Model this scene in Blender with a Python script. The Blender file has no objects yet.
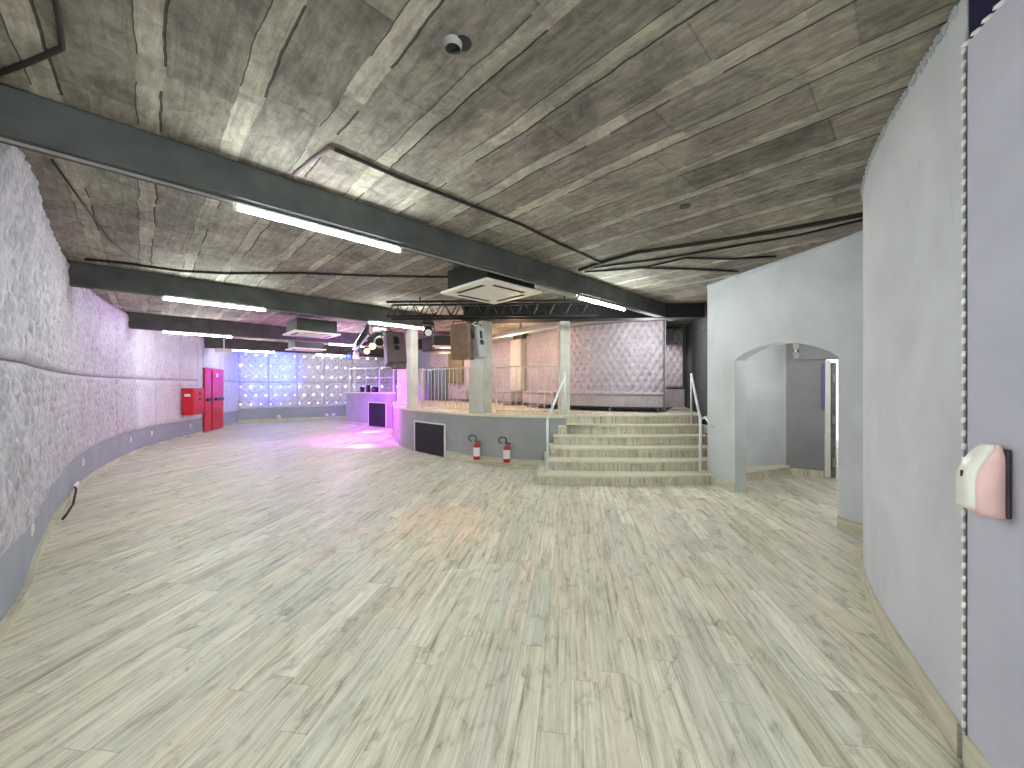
import bpy, bmesh, math, random
from mathutils import Vector, Matrix, noise as mnoise
random.seed(7)
S = bpy.context.scene
COL = S.collection
F = 385.0; CX = 512.0; HY = 386.0; EYE = 1.5
CEIL = 3.06
def srgb(r, g, b):
    f = lambda c: ((c/255+0.055)/1.055)**2.4 if c/255 > 0.04045 else c/255/12.92
    return (f(r), f(g), f(b), 1)
# ------------------------------------------------------------------ node helper
class Nodes:
    def __init__(s, name):
        s.m = bpy.data.materials.new(name); s.m.use_nodes = True
        s.t = s.m.node_tree; s.bsdf = s.t.nodes['Principled BSDF']
        s.co = s.t.nodes.new('ShaderNodeTexCoord').outputs['Object']
    def _set(s, inp, v):
        if isinstance(v, bpy.types.NodeSocket): s.t.links.new(v, inp)
        elif v is not None: inp.default_value = v
    def math(s, op, a, b=None, c=None):
        n = s.t.nodes.new('ShaderNodeMath'); n.operation = op
        for i, v in enumerate((a, b, c)): s._set(n.inputs[i], v)
        return n.outputs[0]
    def sep(s, v):
        n = s.t.nodes.new('ShaderNodeSeparateXYZ'); s._set(n.inputs[0], v); return n.outputs
    def comb(s, x=0.0, y=0.0, z=0.0):
        n = s.t.nodes.new('ShaderNodeCombineXYZ')
        for i, v in enumerate((x, y, z)): s._set(n.inputs[i], v)
        return n.outputs[0]
    def mapping(s, v, loc=(0,0,0), rot=(0,0,0), scale=(1,1,1)):
        n = s.t.nodes.new('ShaderNodeMapping'); s._set(n.inputs[0], v)
        n.inputs[1].default_value = loc; n.inputs[2].default_value = rot; n.inputs[3].default_value = scale
        return n.outputs[0]
    def noise(s, v, scale=5.0, detail=3.0, rough=0.5, dist=0.0):
        n = s.t.nodes.new('ShaderNodeTexNoise'); s._set(n.inputs['Vector'], v)
        n.inputs['Scale'].default_value = scale; n.inputs['Detail'].default_value = detail
        n.inputs['Roughness'].default_value = rough; n.inputs['Distortion'].default_value = dist
        return n.outputs[0]
    def white(s, v):
        n = s.t.nodes.new('ShaderNodeTexWhiteNoise'); n.noise_dimensions = '3D'; s._set(n.inputs['Vector'], v)
        return n.outputs['Value']
    def ramp(s, f, stops):
        n = s.t.nodes.new('ShaderNodeValToRGB'); s._set(n.inputs[0], f)
        e = n.color_ramp.elements
        while len(e) < len(stops): e.new(0.5)
        for i, (p, c) in enumerate(stops):
            e[i].position = p; e[i].color = c if len(c) == 4 else (*c, 1)
        return n.outputs[0]
    def mix(s, f, a, b, mode='MIX'):
        n = s.t.nodes.new('ShaderNodeMix'); n.data_type = 'RGBA'; n.blend_type = mode
        s._set(n.inputs[0], f); s._set(n.inputs[6], a); s._set(n.inputs[7], b)
        return n.outputs[2]
    def maprange(s, v, a, b, c, d):
        n = s.t.nodes.new('ShaderNodeMapRange')
        for i, x in enumerate((v, a, b, c, d)): s._set(n.inputs[i], x)
        return n.outputs[0]
    def bump(s, h, strength=0.3, dist=0.01):
        n = s.t.nodes.new('ShaderNodeBump'); s._set(n.inputs['Height'], h)
        n.inputs['Strength'].default_value = strength; n.inputs['Distance'].default_value = dist
        s.t.links.new(n.outputs[0], s.bsdf.inputs['Normal'])
    def out(s, col=None, rough=0.6, metal=0.0, emit=None, estr=0.0, spec=None):
        if col is not None: s._set(s.bsdf.inputs['Base Color'], col)
        s._set(s.bsdf.inputs['Roughness'], rough); s.bsdf.inputs['Metallic'].default_value = metal
        if emit is not None:
            s._set(s.bsdf.inputs['Emission Color'], emit); s.bsdf.inputs['Emission Strength'].default_value = estr
        if spec is not None: s.bsdf.inputs['Specular IOR Level'].default_value = spec
        return s.m
def plain(name, rgb, rough=0.5, metal=0.0, var=0.06, emit=None, estr=0.0, scale=12, bump=0.0):
    n = Nodes(name); c = srgb(*rgb)
    k = n.noise(n.co, scale, 3)
    lo = tuple(x*(1-var*2.2) for x in c[:3]); hi = tuple(min(1, x*(1+var*2.2)) for x in c[:3])
    col = n.ramp(k, [(0.3, lo), (0.7, hi)])
    if bump: n.bump(k, bump, 0.01)
    return n.out(col, rough, metal, emit=(srgb(*emit) if emit else None), estr=estr)

BA = math.radians(43.8)           # direction the beams run
E = Vector((math.cos(BA), math.sin(BA), 0)); NN = Vector((-math.sin(BA), math.cos(BA), 0))
def UV(v, u, z=0): p = E*v + NN*u; return Vector((p.x, p.y, z))

# ------------------------------------------------------------------ materials
def wood_floor(name, ang, w=0.14, L=0.95, tone=1.0, vertical=False):
    n = Nodes(name)
    v = n.mapping(n.co, rot=(0, 0, math.radians(ang)))
    x, y, z = n.sep(v)[0:3]
    if vertical:                                # boards standing upright on risers and plinths
        x = n.math('ADD', x, n.math('MULTIPLY', y, 0.35)); y = z
    xr = n.math('DIVIDE', x, w); row = n.math('FLOOR', xr); fx = n.math('FRACT', xr)
    off = n.math('MULTIPLY', n.white(n.comb(row, 3.3, 0.5)), 7.0)
    yr = n.math('ADD', n.math('DIVIDE', y, L), off); cl = n.math('FLOOR', yr); fy = n.math('FRACT', yr)
    idn = n.white(n.comb(row, cl, 1.7)); idn2 = n.white(n.comb(cl, row, 8.1))
    g = n.comb(n.math('ADD', n.math('MULTIPLY', x, 24), n.math('MULTIPLY', idn, 40)), n.math('ADD', n.math('MULTIPLY', y, 1.3), n.math('MULTIPLY', idn2, 30)), 0)
    grain = n.noise(g, 1.0, 6, 0.62, 0.25)
    g2 = n.comb(n.math('ADD', n.math('MULTIPLY', x, 90), n.math('MULTIPLY', idn, 90)), n.math('MULTIPLY', y, 2.5), 0)
    fine = n.noise(g2, 1.0, 4, 0.6, 0.4)
    base = n.ramp(idn, [(0.0, srgb(210*tone, 204*tone, 182*tone)), (0.22, srgb(232*tone, 227*tone, 206*tone)), (0.5, srgb(217*tone, 216*tone, 200*tone)), (0.75, srgb(228*tone, 218*tone, 198*tone)), (1.0, srgb(242*tone, 238*tone, 220*tone))])
    streak = n.ramp(grain, [(0.28, (0.42, 0.41, 0.38)), (0.39, (0.76, 0.75, 0.71)), (0.47, (0.95, 0.95, 0.94)), (0.72, (1.06, 1.06, 1.06))])
    c = n.mix(1.0, base, streak, 'MULTIPLY')
    f2 = n.ramp(fine, [(0.3, (0.74, 0.73, 0.70)), (0.55, (1.0, 1.0, 1.0)), (0.7, (1.08, 1.08, 1.08))])
    c = n.mix(1.0, c, f2, 'MULTIPLY')
    kn = n.noise(n.comb(n.math('ADD', n.math('MULTIPLY', x, 9), n.math('MULTIPLY', idn, 17)), n.math('ADD', n.math('MULTIPLY', y, 4), n.math('MULTIPLY', idn2, 13)), 0), 1.0, 7, 0.72, 0.8)
    c = n.mix(0.9, c, n.ramp(kn, [(0.28, (0.30, 0.30, 0.27)), (0.37, (0.70, 0.70, 0.66)), (0.46, (0.97, 0.97, 0.96)), (0.7, (1.10, 1.10, 1.09))]), 'MULTIPLY')
    edge = n.math('LESS_THAN', n.math('MINIMUM', fx, n.math('SUBTRACT', 1.0, fx)), 0.014)
    edge2 = n.math('LESS_THAN', fy, 0.004)
    e = n.math('MAXIMUM', edge, edge2)
    c = n.mix(n.math('MULTIPLY', e, 0.35), c, srgb(110, 104, 92))
    n.bump(n.math('SUBTRACT', n.math('MULTIPLY', grain, 0.3), e), 0.12, 0.004)
    return n.out(c, 0.5, spec=0.3)
M = {}
M['floor'] = wood_floor('greyed plank floor', 8.6)
M['plinth'] = None
M['riser'] = wood_floor('plank tile riser', 0, w=0.16, L=4.0, tone=0.97, vertical=True)
M['nosing'] = plain('pale step nosing', (222, 218, 196), 0.45, var=0.04)

def plinth_mat():
    n = Nodes('plank tile plinth'); k = n.noise(n.mapping(n.co, scale=(1, 1, 9)), 2.2, 6, 0.65, 0.4)
    return n.out(n.ramp(k, [(0.3, srgb(150, 144, 120)), (0.45, srgb(196, 192, 168)), (0.65, srgb(216, 213, 192))]), 0.45)
M['plinth'] = plinth_mat()
def concrete_ceiling():
    n = Nodes('board marked concrete ceiling')
    v = n.mapping(n.co, rot=(0, 0, -BA))        # x along the beams, y along the boards
    x, y, z = n.sep(v)[0:3]
    P = 0.40
    wob = n.math('MULTIPLY', n.math('SUBTRACT', n.noise(v, 2.2, 4), 0.5), 0.07)
    xr = n.math('DIVIDE', n.math('ADD', n.math('ADD', x, 0.03), wob), P); row = n.math('FLOOR', xr); fx = n.math('FRACT', xr)
    rib = n.math('LESS_THAN', fx, 0.27)
    rowid = n.white(n.comb(row, rib, 2.0))
    L = 0.85
    yr = n.math('ADD', n.math('DIVIDE', y, L), n.math('MULTIPLY', rowid, 5)); cl = n.math('FLOOR', yr); fy = n.math('FRACT', yr)
    idn = n.white(n.comb(row, cl, n.math('ADD', rib, 4.0)))
    dark = n.ramp(idn, [(0.0, srgb(120, 115, 106)), (0.35, srgb(142, 136, 126)), (0.65, srgb(133, 123, 117)), (0.85, srgb(134, 133, 121)), (1.0, srgb(160, 154, 142))])
    lite = n.ramp(idn, [(0.0, srgb(144, 139, 127)), (0.5, srgb(161, 155, 142)), (1.0, srgb(176, 170, 157))])
    c = n.mix(rib, dark, lite)
    streak = n.noise(n.comb(n.math('MULTIPLY', x, 26), n.math('ADD', n.math('MULTIPLY', y, 2.2), n.math('MULTIPLY', idn, 9)), 0), 1.0, 5, 0.65, 0.5)
    c = n.mix(0.85, c, n.ramp(streak, [(0.3, (0.62, 0.61, 0.60)), (0.5, (0.98, 0.98, 0.98)), (0.72, (1.38, 1.37, 1.34))]), 'MULTIPLY')
    blot = n.noise(v, 1.7, 7, 0.68, 0.7)
    c = n.mix(0.9, c, n.ramp(blot, [(0.30, (0.55, 0.53, 0.54)), (0.5, (1, 1, 1)), (0.62, (1.22, 1.20, 1.15)), (0.72, (1.45, 1.42, 1.33))]), 'MULTIPLY')
    patch = n.maprange(n.noise(n.mapping(v, loc=(3, 7, 0)), 1.7, 5, 0.6, 0.4), 0.56, 0.62, 0.0, 1.0)
    c = n.mix(n.math('MULTIPLY', patch, 0.45), c, srgb(150, 145, 131))
    cem = n.noise(n.mapping(v, scale=(1, 0.6, 1)), 9, 8, 0.75, 1.5)
    c = n.mix(0.9, c, n.ramp(cem, [(0.36, (0.70, 0.70, 0.71)), (0.5, (1, 1, 1)), (0.62, (1.26, 1.26, 1.25))]), 'MULTIPLY')
    gap = n.math('LESS_THAN', n.math('MINIMUM', fx, n.math('ABSOLUTE', n.math('SUBTRACT', fx, 0.27))), 0.016)
    gapn = n.math('GREATER_THAN', n.noise(n.comb(n.math('MULTIPLY', row, 7.7), y, 0), 1.6, 2), 0.46)
    gap = n.math('MULTIPLY', gap, gapn)
    cross = n.math('MULTIPLY', n.math('LESS_THAN', fy, 0.012), n.math('SUBTRACT', 1.0, rib))
    e = n.math('MAXIMUM', gap, n.math('MULTIPLY', cross, 0.32))
    c = n.mix(n.math('MULTIPLY', e, 0.8), c, srgb(30, 27, 24))
    h = n.math('ADD', n.math('MULTIPLY', n.noise(v, 30, 4), 0.35), n.math('MULTIPLY', rib, 0.4))
    n.bump(n.math('SUBTRACT', n.math('ADD', h, n.math('MULTIPLY', streak, 0.5)), e), 0.55, 0.012)
    return n.out(c, 0.85, spec=0.2)
M['ceiling'] = concrete_ceiling()

def plaster(name, rgb, var=0.05, sc=1.6):
    n = Nodes(name); c = srgb(*rgb)
    k = n.noise(n.co, sc, 5, 0.55, 0.6)
    col = n.ramp(k, [(0.3, tuple(x*(1-var*2) for x in c[:3])), (0.7, tuple(x*(1+var*2) for x in c[:3]))])
    sm = n.math('GREATER_THAN', n.noise(n.mapping(n.co, scale=(3, 3, 1.2)), 2.3, 4, 0.6, 1.0), 0.70)
    col = n.mix(n.math('MULTIPLY', sm, 0.10), col, srgb(120, 120, 126))
    n.bump(n.noise(n.co, 55, 3), 0.10, 0.004)
    return n.out(col, 0.75, spec=0.25)
M['plaster'] = plaster('pale grey painted plaster', (204, 208, 211))
M['lavender'] = plaster('lavender grey painted panel', (196, 197, 210))
M['greyband'] = plaster('cool grey wall paint', (162, 168, 178))
M['stagegrey'] = plaster('mid grey stage paint', (160, 162, 163))
M['darkwall'] = plaster('dark grey wall paint', (76, 82, 80))
M['corridor'] = plaster('corridor grey paint', (150, 150, 153))
M['beam'] = plain('charcoal painted beam', (81, 83, 82), 0.8, var=0.12, scale=4, bump=0.2)
M['darkbeam'] = plain('near black soffit paint', (40, 40, 40), 0.8, var=0.1)
M['column'] = plain('pale painted concrete column', (206, 205, 194), 0.7, var=0.05, scale=4)
def fabric(name, rgb, rid=0.5):
    n = Nodes(name); c = srgb(*rgb)
    k = n.noise(n.co, 3, 4)
    x, y, z = n.sep(n.co)[0:3]
    w = n.noise(n.mapping(n.co, scale=(1, 1, 0.28)), 30, 3, 0.5, 1.2)
    col = n.ramp(k, [(0.3, tuple(v*0.88 for v in c[:3])), (0.7, tuple(min(1, v*1.08) for v in c[:3]))])
    col = n.mix(0.4+rid*0.5, col, n.ramp(w, [(0.35, (0.60, 0.58, 0.65)), (0.6, (1.08, 1.08, 1.08))]), 'MULTIPLY')  # darker furrows put the shade between folds into the fabric colour
    n.bump(w, rid, 0.02)
    m = n.out(col, 0.55); n.bsdf.inputs['Sheen Weight'].default_value = 0.3
    return m
M['velvet'] = fabric('silver lilac quilted fabric', (205, 201, 211), 0.75)
M['velvet3'] = fabric('bright lilac quilted fabric', (216, 212, 222), 0.3)
M['velvet2'] = fabric('silver quilted fabric', (184, 178, 182), 0.25)
M['shade_dot'] = plain('tuft dot dark as pit shade', (66, 60, 68), 0.8)  # dark tone stands in for shadow in the tuft pits
M['bench'] = fabric('silver velvet upholstery', (176, 168, 172), 0.2)
M['black'] = plain('black painted steel', (24, 23, 24), 0.45, var=0.1)
M['mesh'] = plain('black speaker grille cloth', (26, 22, 34), 0.7, var=0.1)
M['cable'] = plain('black cable sheath', (34, 31, 29), 0.7, var=0.1)
M['pipe'] = plain('grey conduit', (150, 148, 144), 0.5)
M['white'] = plain('white plastic', (236, 236, 232), 0.4, var=0.02)
M['rail'] = plain('white painted steel rail', (224, 227, 226), 0.35, var=0.03)
M['goldrail'] = plain('ivory painted baluster', (206, 196, 180), 0.4, var=0.03)
M['red'] = plain('red door paint', (206, 32, 42), 0.4, var=0.05)
M['darkred'] = plain('red cabinet paint', (196, 24, 40), 0.4, var=0.05)
M['redcyl'] = plain('red extinguisher enamel', (190, 34, 36), 0.3, var=0.05)
M['label'] = plain('white paper label', (232, 226, 222), 0.6, var=0.05, scale=60)
M['tube'] = plain('lit fluorescent tube', (255, 255, 250), 0.3, var=0.0, emit=(240, 252, 250), estr=78)
M['star'] = plain('lit blue led', (255, 255, 255), 0.3, var=0.0, emit=(110, 140, 255), estr=7)
M['starw'] = plain('lit white led', (255, 255, 255), 0.3, var=0.0, emit=(225, 228, 255), estr=6)
M['acface'] = plain('white air conditioner fascia', (246, 246, 236), 0.4, var=0.01)
M['spk'] = plain('grey speaker enclosure', (112, 92, 96), 0.55, var=0.08)
M['spkbrown'] = plain('warm lit brown speaker enclosure', (140, 112, 92), 0.55, var=0.1)  # brown puts the warm light on the cabinet into its colour
M['spkgrey'] = plain('light grey speaker baffle', (178, 178, 178), 0.5, var=0.05)
M['navy'] = plain('dark navy void paint', (30, 24, 56), 0.8, var=0.1)
M['pink'] = plain('pink translucent plastic', (240, 200, 194), 0.35, var=0.04)
M['cream'] = plain('cream translucent plastic', (238, 238, 226), 0.3, var=0.02)
M['plum'] = plain('dark plum plastic', (56, 40, 52), 0.5, var=0.1)
M['bead'] = plain('glossy pearl bead', (246, 246, 248), 0.15, var=0.02)
M['doordark'] = plain('grey steel door edge', (112, 108, 104), 0.5, var=0.15)
M['olive'] = plain('olive curtain fabric', (110, 108, 84), 0.8, var=0.1)
M['mirror'] = plain('smoked mirror strip', (120, 134, 134), 0.4, metal=0.7, var=0.05)
M['glow'] = plain('warm lamp lens', (255, 210, 150), 0.3, var=0, emit=(255, 190, 110), estr=9)
M['glowm'] = plain('magenta lamp lens', (255, 120, 255), 0.3, var=0, emit=(225, 70, 255), estr=14)
M['bluelens'] = plain('blue lamp lens', (40, 60, 255), 0.3, var=0, emit=(40, 60, 255), estr=4)
M['edge_light'] = plain('violet light on door edge', (118, 106, 196), 0.5)

# ------------------------------------------------------------------ mesh helper
class MB:
    def __init__(s): s.b = bmesh.new()
    def box(s, c, size, rz=0.0, rot=None):
        m = Matrix.Translation(Vector(c)) @ (rot.to_4x4() if rot else Matrix.Rotation(rz, 4, 'Z')) @ Matrix.Diagonal((*size, 1))
        bmesh.ops.create_cube(s.b, size=1.0, matrix=m); return s
    def bevel(s, w=0.01, seg=2):
        bmesh.ops.bevel(s.b, geom=s.b.edges[:], offset=w, segments=seg, affect='EDGES', profile=0.5); return s
    def tube(s, pts, r, n=8, cap=True):
        pts = [Vector(p) for p in pts]; rings = []
        rs = r if isinstance(r, (list, tuple)) else [r]*len(pts)
        up = Vector((0, 0, 1))
        for i, p in enumerate(pts):
            t = (pts[min(i+1, len(pts)-1)]-pts[max(i-1, 0)]).normalized()
            a = t.cross(up)
            if a.length < 0.1: a = t.cross(Vector((0, 1, 0)))
            a.normalize(); b = t.cross(a).normalized()
            rings.append([s.b.verts.new(p + (a*math.cos(k*2*math.pi/n)+b*math.sin(k*2*math.pi/n))*rs[i]) for k in range(n)])
        for i in range(len(rings)-1):
            for k in range(n):
                s.b.faces.new((rings[i][k], rings[i][(k+1) % n], rings[i+1][(k+1) % n], rings[i+1][k]))
        if cap:
            s.b.faces.new(rings[0]); s.b.faces.new(rings[-1])
        return s
    def prism(s, poly, z0, z1):
        lo = [s.b.verts.new((p[0], p[1], z0)) for p in poly]; hi = [s.b.verts.new((p[0], p[1], z1)) for p in poly]
        n = len(poly)
        for i in range(n): s.b.faces.new((lo[i], lo[(i+1) % n], hi[(i+1) % n], hi[i]))
        s.b.faces.new(lo[::-1]); s.b.faces.new(hi); return s
    def extrude(s, pts, vec):
        v = Vector(vec); a = [s.b.verts.new(p) for p in pts]; b = [s.b.verts.new(Vector(p)+v) for p in pts]
        n = len(pts)
        for i in range(n): s.b.faces.new((a[i], a[(i+1) % n], b[(i+1) % n], b[i]))
        s.b.faces.new(a[::-1]); s.b.faces.new(b); return s
    def ball(s, c, size, sub=2, rot=None):
        m = Matrix.Translation(Vector(c)) @ (rot.to_4x4() if rot else Matrix()) @ Matrix.Diagonal((*size, 1))
        bmesh.ops.create_icosphere(s.b, subdivisions=sub, radius=1.0, matrix=m); return s
    def obj(s, name, mat, parent=None, smooth=False):
        bmesh.ops.recalc_face_normals(s.b, faces=s.b.faces[:])
        me = bpy.data.meshes.new(name); s.b.to_mesh(me); s.b.free()
        if isinstance(mat, str): mat = M[mat]
        me.materials.append(mat)
        if hasattr(s, 'nb'): me.materials.append(M['shade_dot'])
        if smooth:
            for p in me.polygons: p.use_smooth = True
        o = bpy.data.objects.new(name, me); COL.objects.link(o)
        if parent:
            o.parent = parent
            o.matrix_parent_inverse = parent.matrix_basis.inverted()
        return o
def tag(o, label=None, cat=None, group=None, kind=None):
    if label: o['label'] = label
    if cat: o['category'] = cat
    if group: o['group'] = group
    if kind: o['kind'] = kind
    return o
def struct(mb, name, mat, smooth=False, label=None):
    o = mb.obj(name, mat, smooth=smooth); o['kind'] = 'structure'
    if label: o['label'] = label
    return o
def thing(name, label, cat, loc=(0, 0, 0), group=None):
    o = bpy.data.objects.new(name, None); COL.objects.link(o); o.location = loc; o.empty_display_size = 0.1
    return tag(o, label, cat, group)
def copy_tree(o, delta, parent=None, label=None):
    c = o.copy(); COL.objects.link(c)
    if parent: c.parent = parent
    else: c.location = o.location + Vector(delta)
    if label: c['label'] = label
    for ch in o.children:
        d = copy_tree(ch, delta, parent=c)
        d.matrix_parent_inverse = ch.matrix_parent_inverse
    return c
# ------------------------------------------------------------------ curves in plan
class Curve:
    def __init__(s, pts, step=0.03):
        P = [Vector((p[0], p[1])) for p in pts]; out = []
        for i in range(len(P)-1):
            p0 = P[max(i-1, 0)]; p1 = P[i]; p2 = P[i+1]; p3 = P[min(i+2, len(P)-1)]
            for k in range(24):
                t = k/24
                out.append(0.5*((2*p1)+(p2-p0)*t+(2*p0-5*p1+4*p2-p3)*t*t+(3*p1-p0-3*p2+p3)*t**3))
        out.append(P[-1])
        s.p = out; s.s = [0.0]
        for a, b in zip(out, out[1:]): s.s.append(s.s[-1]+(b-a).length)
        s.len = s.s[-1]
    def at(s, d, off=0.0):
        d = max(0, min(s.len, d)); lo, hi = 0, len(s.s)-1
        while hi-lo > 1:
            m = (lo+hi)//2
            if s.s[m] <= d: lo = m
            else: hi = m
        t = (d-s.s[lo])/max(1e-9, s.s[hi]-s.s[lo]); p = s.p[lo].lerp(s.p[hi], t)
        i0 = max(0, lo-1); i1 = min(len(s.p)-1, hi+1)
        ta = (s.p[lo]-s.p[i0]) if lo > i0 else (s.p[hi]-s.p[lo])
        tb = (s.p[i1]-s.p[hi]) if i1 > hi else (s.p[hi]-s.p[lo])
        tg = ta.normalized().lerp(tb.normalized(), t).normalized(); nr = Vector((tg.y, -tg.x))
        return p+nr*off, tg, nr
    def at_px(s, px, off=0.0):            # arc length where the wall crosses the bearing of a picture column
        best = None
        r = (px-CX)/F
        n = int(s.len/0.02)
        prev = None
        for i in range(n+1):
            d = s.len*i/n; p = s.at(d, off)[0]
            v = p.x-r*p.y
            if prev is not None and prev*v <= 0 and p.y > 0.3: return d
            prev = v
        return min((abs(math.atan2(*s.at(s.len*i/n, off)[0])-math.atan(r)), s.len*i/n) for i in range(n+1))[1]
def wall_mb(cv, s0, s1, z0, z1, thick, front=0.0, step=0.15, mb=None):
    mb = mb or MB(); n = max(1, int((s1-s0)/step)); b = mb.b; rows = []
    for i in range(n+1):
        d = s0+(s1-s0)*i/n
        a = cv.at(d, front)[0]; c = cv.at(d, front-thick)[0]
        rows.append([b.verts.new((a.x, a.y, z0)), b.verts.new((a.x, a.y, z1)), b.verts.new((c.x, c.y, z1)), b.verts.new((c.x, c.y, z0))])
    for r, q in zip(rows, rows[1:]):
        for k in range(4): b.faces.new((r[k], q[k], q[(k+1) % 4], r[(k+1) % 4]))
    b.faces.new(rows[0]); b.faces.new(rows[-1][::-1])
    return mb
def tufted_mb(cv, s0, s1, z0, z1, thick=0.05, depth=0.04, a=0.24, bz=0.24, res=0.03, ridge=0.0, br=0.02):
    mb = MB(); b = mb.b; n = max(2, int((s1-s0)/res)); m = max(2, int((z1-z0)/res)); g = []
    for i in range(n+1):
        d = s0+(s1-s0)*i/n; col = []
        for j in range(m+1):
            z = z0+(z1-z0)*j/m
            p = d/a+z/bz; q = d/a-z/bz
            rp, rq = p-round(p), q-round(q)
            dd = math.hypot((rp+rq)*a/2, (rp-rq)*bz/2)
            line = min(1.0, (abs(math.sin(math.pi*p))*abs(math.sin(math.pi*q)))**0.5)
            h = 0.45*line+0.55*(1-math.exp(-(dd/0.042)**2))
            edge = min(1.0, min(i, n-i, j, m-j)/1.5)
            h = (0.25+0.75*h)*edge
            if ridge:
                nz = mnoise.noise(Vector((d*2.2, z*2.2, 0.3)))+0.5*mnoise.noise(Vector((d*7, z*5, 2.3)))
                rr = math.sin(2*math.pi*d/0.085+5.5*nz)*(0.6+0.8*mnoise.noise(Vector((d*5, z*3, 7.1))))
                h += ridge*rr*edge
            w = cv.at(d, thick*0.5+depth*h)[0]
            col.append(b.verts.new((w.x, w.y, z)))
        g.append(col)
    for i in range(n):
        for j in range(m): b.faces.new((g[i][j], g[i+1][j], g[i+1][j+1], g[i][j+1]))
    # back and edges
    back = []
    ring = [(i, 0) for i in range(n+1)]+[(n, j) for j in range(1, m+1)]+[(i, m) for i in range(n-1, -1, -1)]+[(0, j) for j in range(m-1, 0, -1)]
    for (i, j) in ring:
        w = cv.at(s0+(s1-s0)*i/n, 0.005)[0]; back.append(b.verts.new((w.x, w.y, z0+(z1-z0)*j/m)))
    k = len(ring)
    for t in range(k):
        i, j = ring[t]; i2, j2 = ring[(t+1) % k]
        b.faces.new((g[i][j], g[i2][j2], back[(t+1) % k], back[t]))
    # buttons coloured dark to stand for the shadow in each pit
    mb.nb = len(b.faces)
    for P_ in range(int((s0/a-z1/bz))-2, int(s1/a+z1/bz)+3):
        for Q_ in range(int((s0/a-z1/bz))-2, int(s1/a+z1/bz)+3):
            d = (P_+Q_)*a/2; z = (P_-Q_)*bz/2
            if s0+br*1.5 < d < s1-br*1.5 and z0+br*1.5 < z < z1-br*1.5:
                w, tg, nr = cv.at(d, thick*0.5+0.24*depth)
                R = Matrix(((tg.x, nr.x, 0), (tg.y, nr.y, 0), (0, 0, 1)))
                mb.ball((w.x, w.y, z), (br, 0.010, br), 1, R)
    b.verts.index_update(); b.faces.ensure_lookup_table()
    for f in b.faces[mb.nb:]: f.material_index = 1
    return mb

# ================================================================== SETTING
struct(MB().box((-3, 9, -0.1), (24, 28, 0.2)), 'floor', 'floor')
struct(MB().box((-3, 9, CEIL+0.15), (24, 28, 0.3)), 'ceiling', 'ceiling')

left = Curve([(-1.9, -2.5), (-1.95, 0), (-2.5, 1.5), (-3.25, 2.5), (-4.22, 3.42), (-5.5, 4.7), (-6.7, 6.05), (-7.75, 7.5), (-8.75, 9.25), (-9.55, 11.5), (-10.1, 13.0), (-10.9, 15.3)])
struct(wall_mb(left, 0, left.len, 0, CEIL, 0.15), 'wall_left', 'greyband')
back = Curve([(-10.95, 15.35), (-9.2, 16.5), (-7.4, 17.5), (-4.2, 18.2)])
struct(wall_mb(back, 0, back.len, 0, CEIL, 0.15), 'wall_back', 'greyband')
struct(wall_mb(left, 0, left.len, 0.0, 0.07, 0.03, 0.03), 'baseboard_left', 'plinth')
struct(wall_mb(back, 0, back.len, 0.0, 0.14, 0.02, 0.02), 'baseboard_back', 'plinth')

# ---- beams
BEAM_W = 0.15
def vrange(u, lo, hi): return lo, hi
beams = [(-0.95, -4.5, 3.0), (3.24, -0.9, 7.6), (7.25, -0.95, 4.6), (11.42, -0.5, 9.5), (15.6, 0.9, 11.5), (19.7, 2.5, 12.5)]
for k, (u, v0, v1) in enumerate(beams):
    zb = 2.80 if k < 2 else (2.76 if k == 2 else 2.72)
    c = UV((v0+v1)/2, u+BEAM_W/2, (zb+CEIL)/2)
    struct(MB().box(c, (v1-v0, BEAM_W, CEIL-zb), BA).bevel(0.012, 1), 'trim_%d' % (k+1), 'beam')
# ================================================================== TUBE LIGHTS
TUBE_N = [0]
def tube_light(v, u, label, z=2.745, grp=None):
    p = UV(v, u, z)
    t = thing('tube_light', label, 'tube light', (p.x, p.y, z))
    L = 1.22
    a = UV(v-L/2, u, z); b = UV(v+L/2, u, z)
    MB().box((p.x, p.y, z+0.028), (L, 0.035, 0.02), BA).bevel(0.004, 1).obj('batten', 'white', t)
    MB().tube([a, b], 0.017, 10).obj('tube', 'tube', t, True)
    for q in (v-L/2-0.012, v+L/2+0.012):
        w = UV(q, u, z+0.005); MB().box(w, (0.025, 0.036, 0.05), BA).bevel(0.004, 1).obj('end_cap', 'white', t)
def vof(px, u):          # position along a beam of a picture column
    r = (px-CX)/F
    Y = u/(NN.x*r+NN.y); return Y*(E.x*r+E.y)
for (px, u, z, lab) in [
    (329, 3.27, 2.745, 'lit tube light under the nearest dark beam, the longest glowing bar in view'),
    (603, 3.27, 2.745, 'lit tube light under the nearest beam above the steps'),
    (218, 7.28, 2.725, 'lit tube light under the second beam near the left tufted wall'),
    (398, 7.28, 2.725, 'lit tube light under the second beam close to the hung speaker'),
    (199, 11.45, 2.685, 'lit tube light under the third beam above the red hose cabinet side'),
    (351, 11.45, 2.685, 'lit tube light under the third beam beside the magenta truss'),
    (254, 15.63, 2.685, 'lit tube light under the far beam left, in front of blue star panels'),
    (333, 15.63, 2.685, 'lit tube light under the far beam just right of the farthest air conditioner'),
]:
    tube_light(vof(px, u), u, lab, z)
for v, l_ in ((-3.2, 'left end'), (-1.0, 'middle'), (0.9, 'right end')):
    tube_light(v, -0.9, 'added unseen tube light at the %s of the beam behind the viewer' % l_, 2.765)  # extra tubes added out of view for the light they give
# ================================================================== TUFTED PANELS LEFT / BACK
ZL, ZM, ZT = 0.50, 1.66, 3.04
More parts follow.
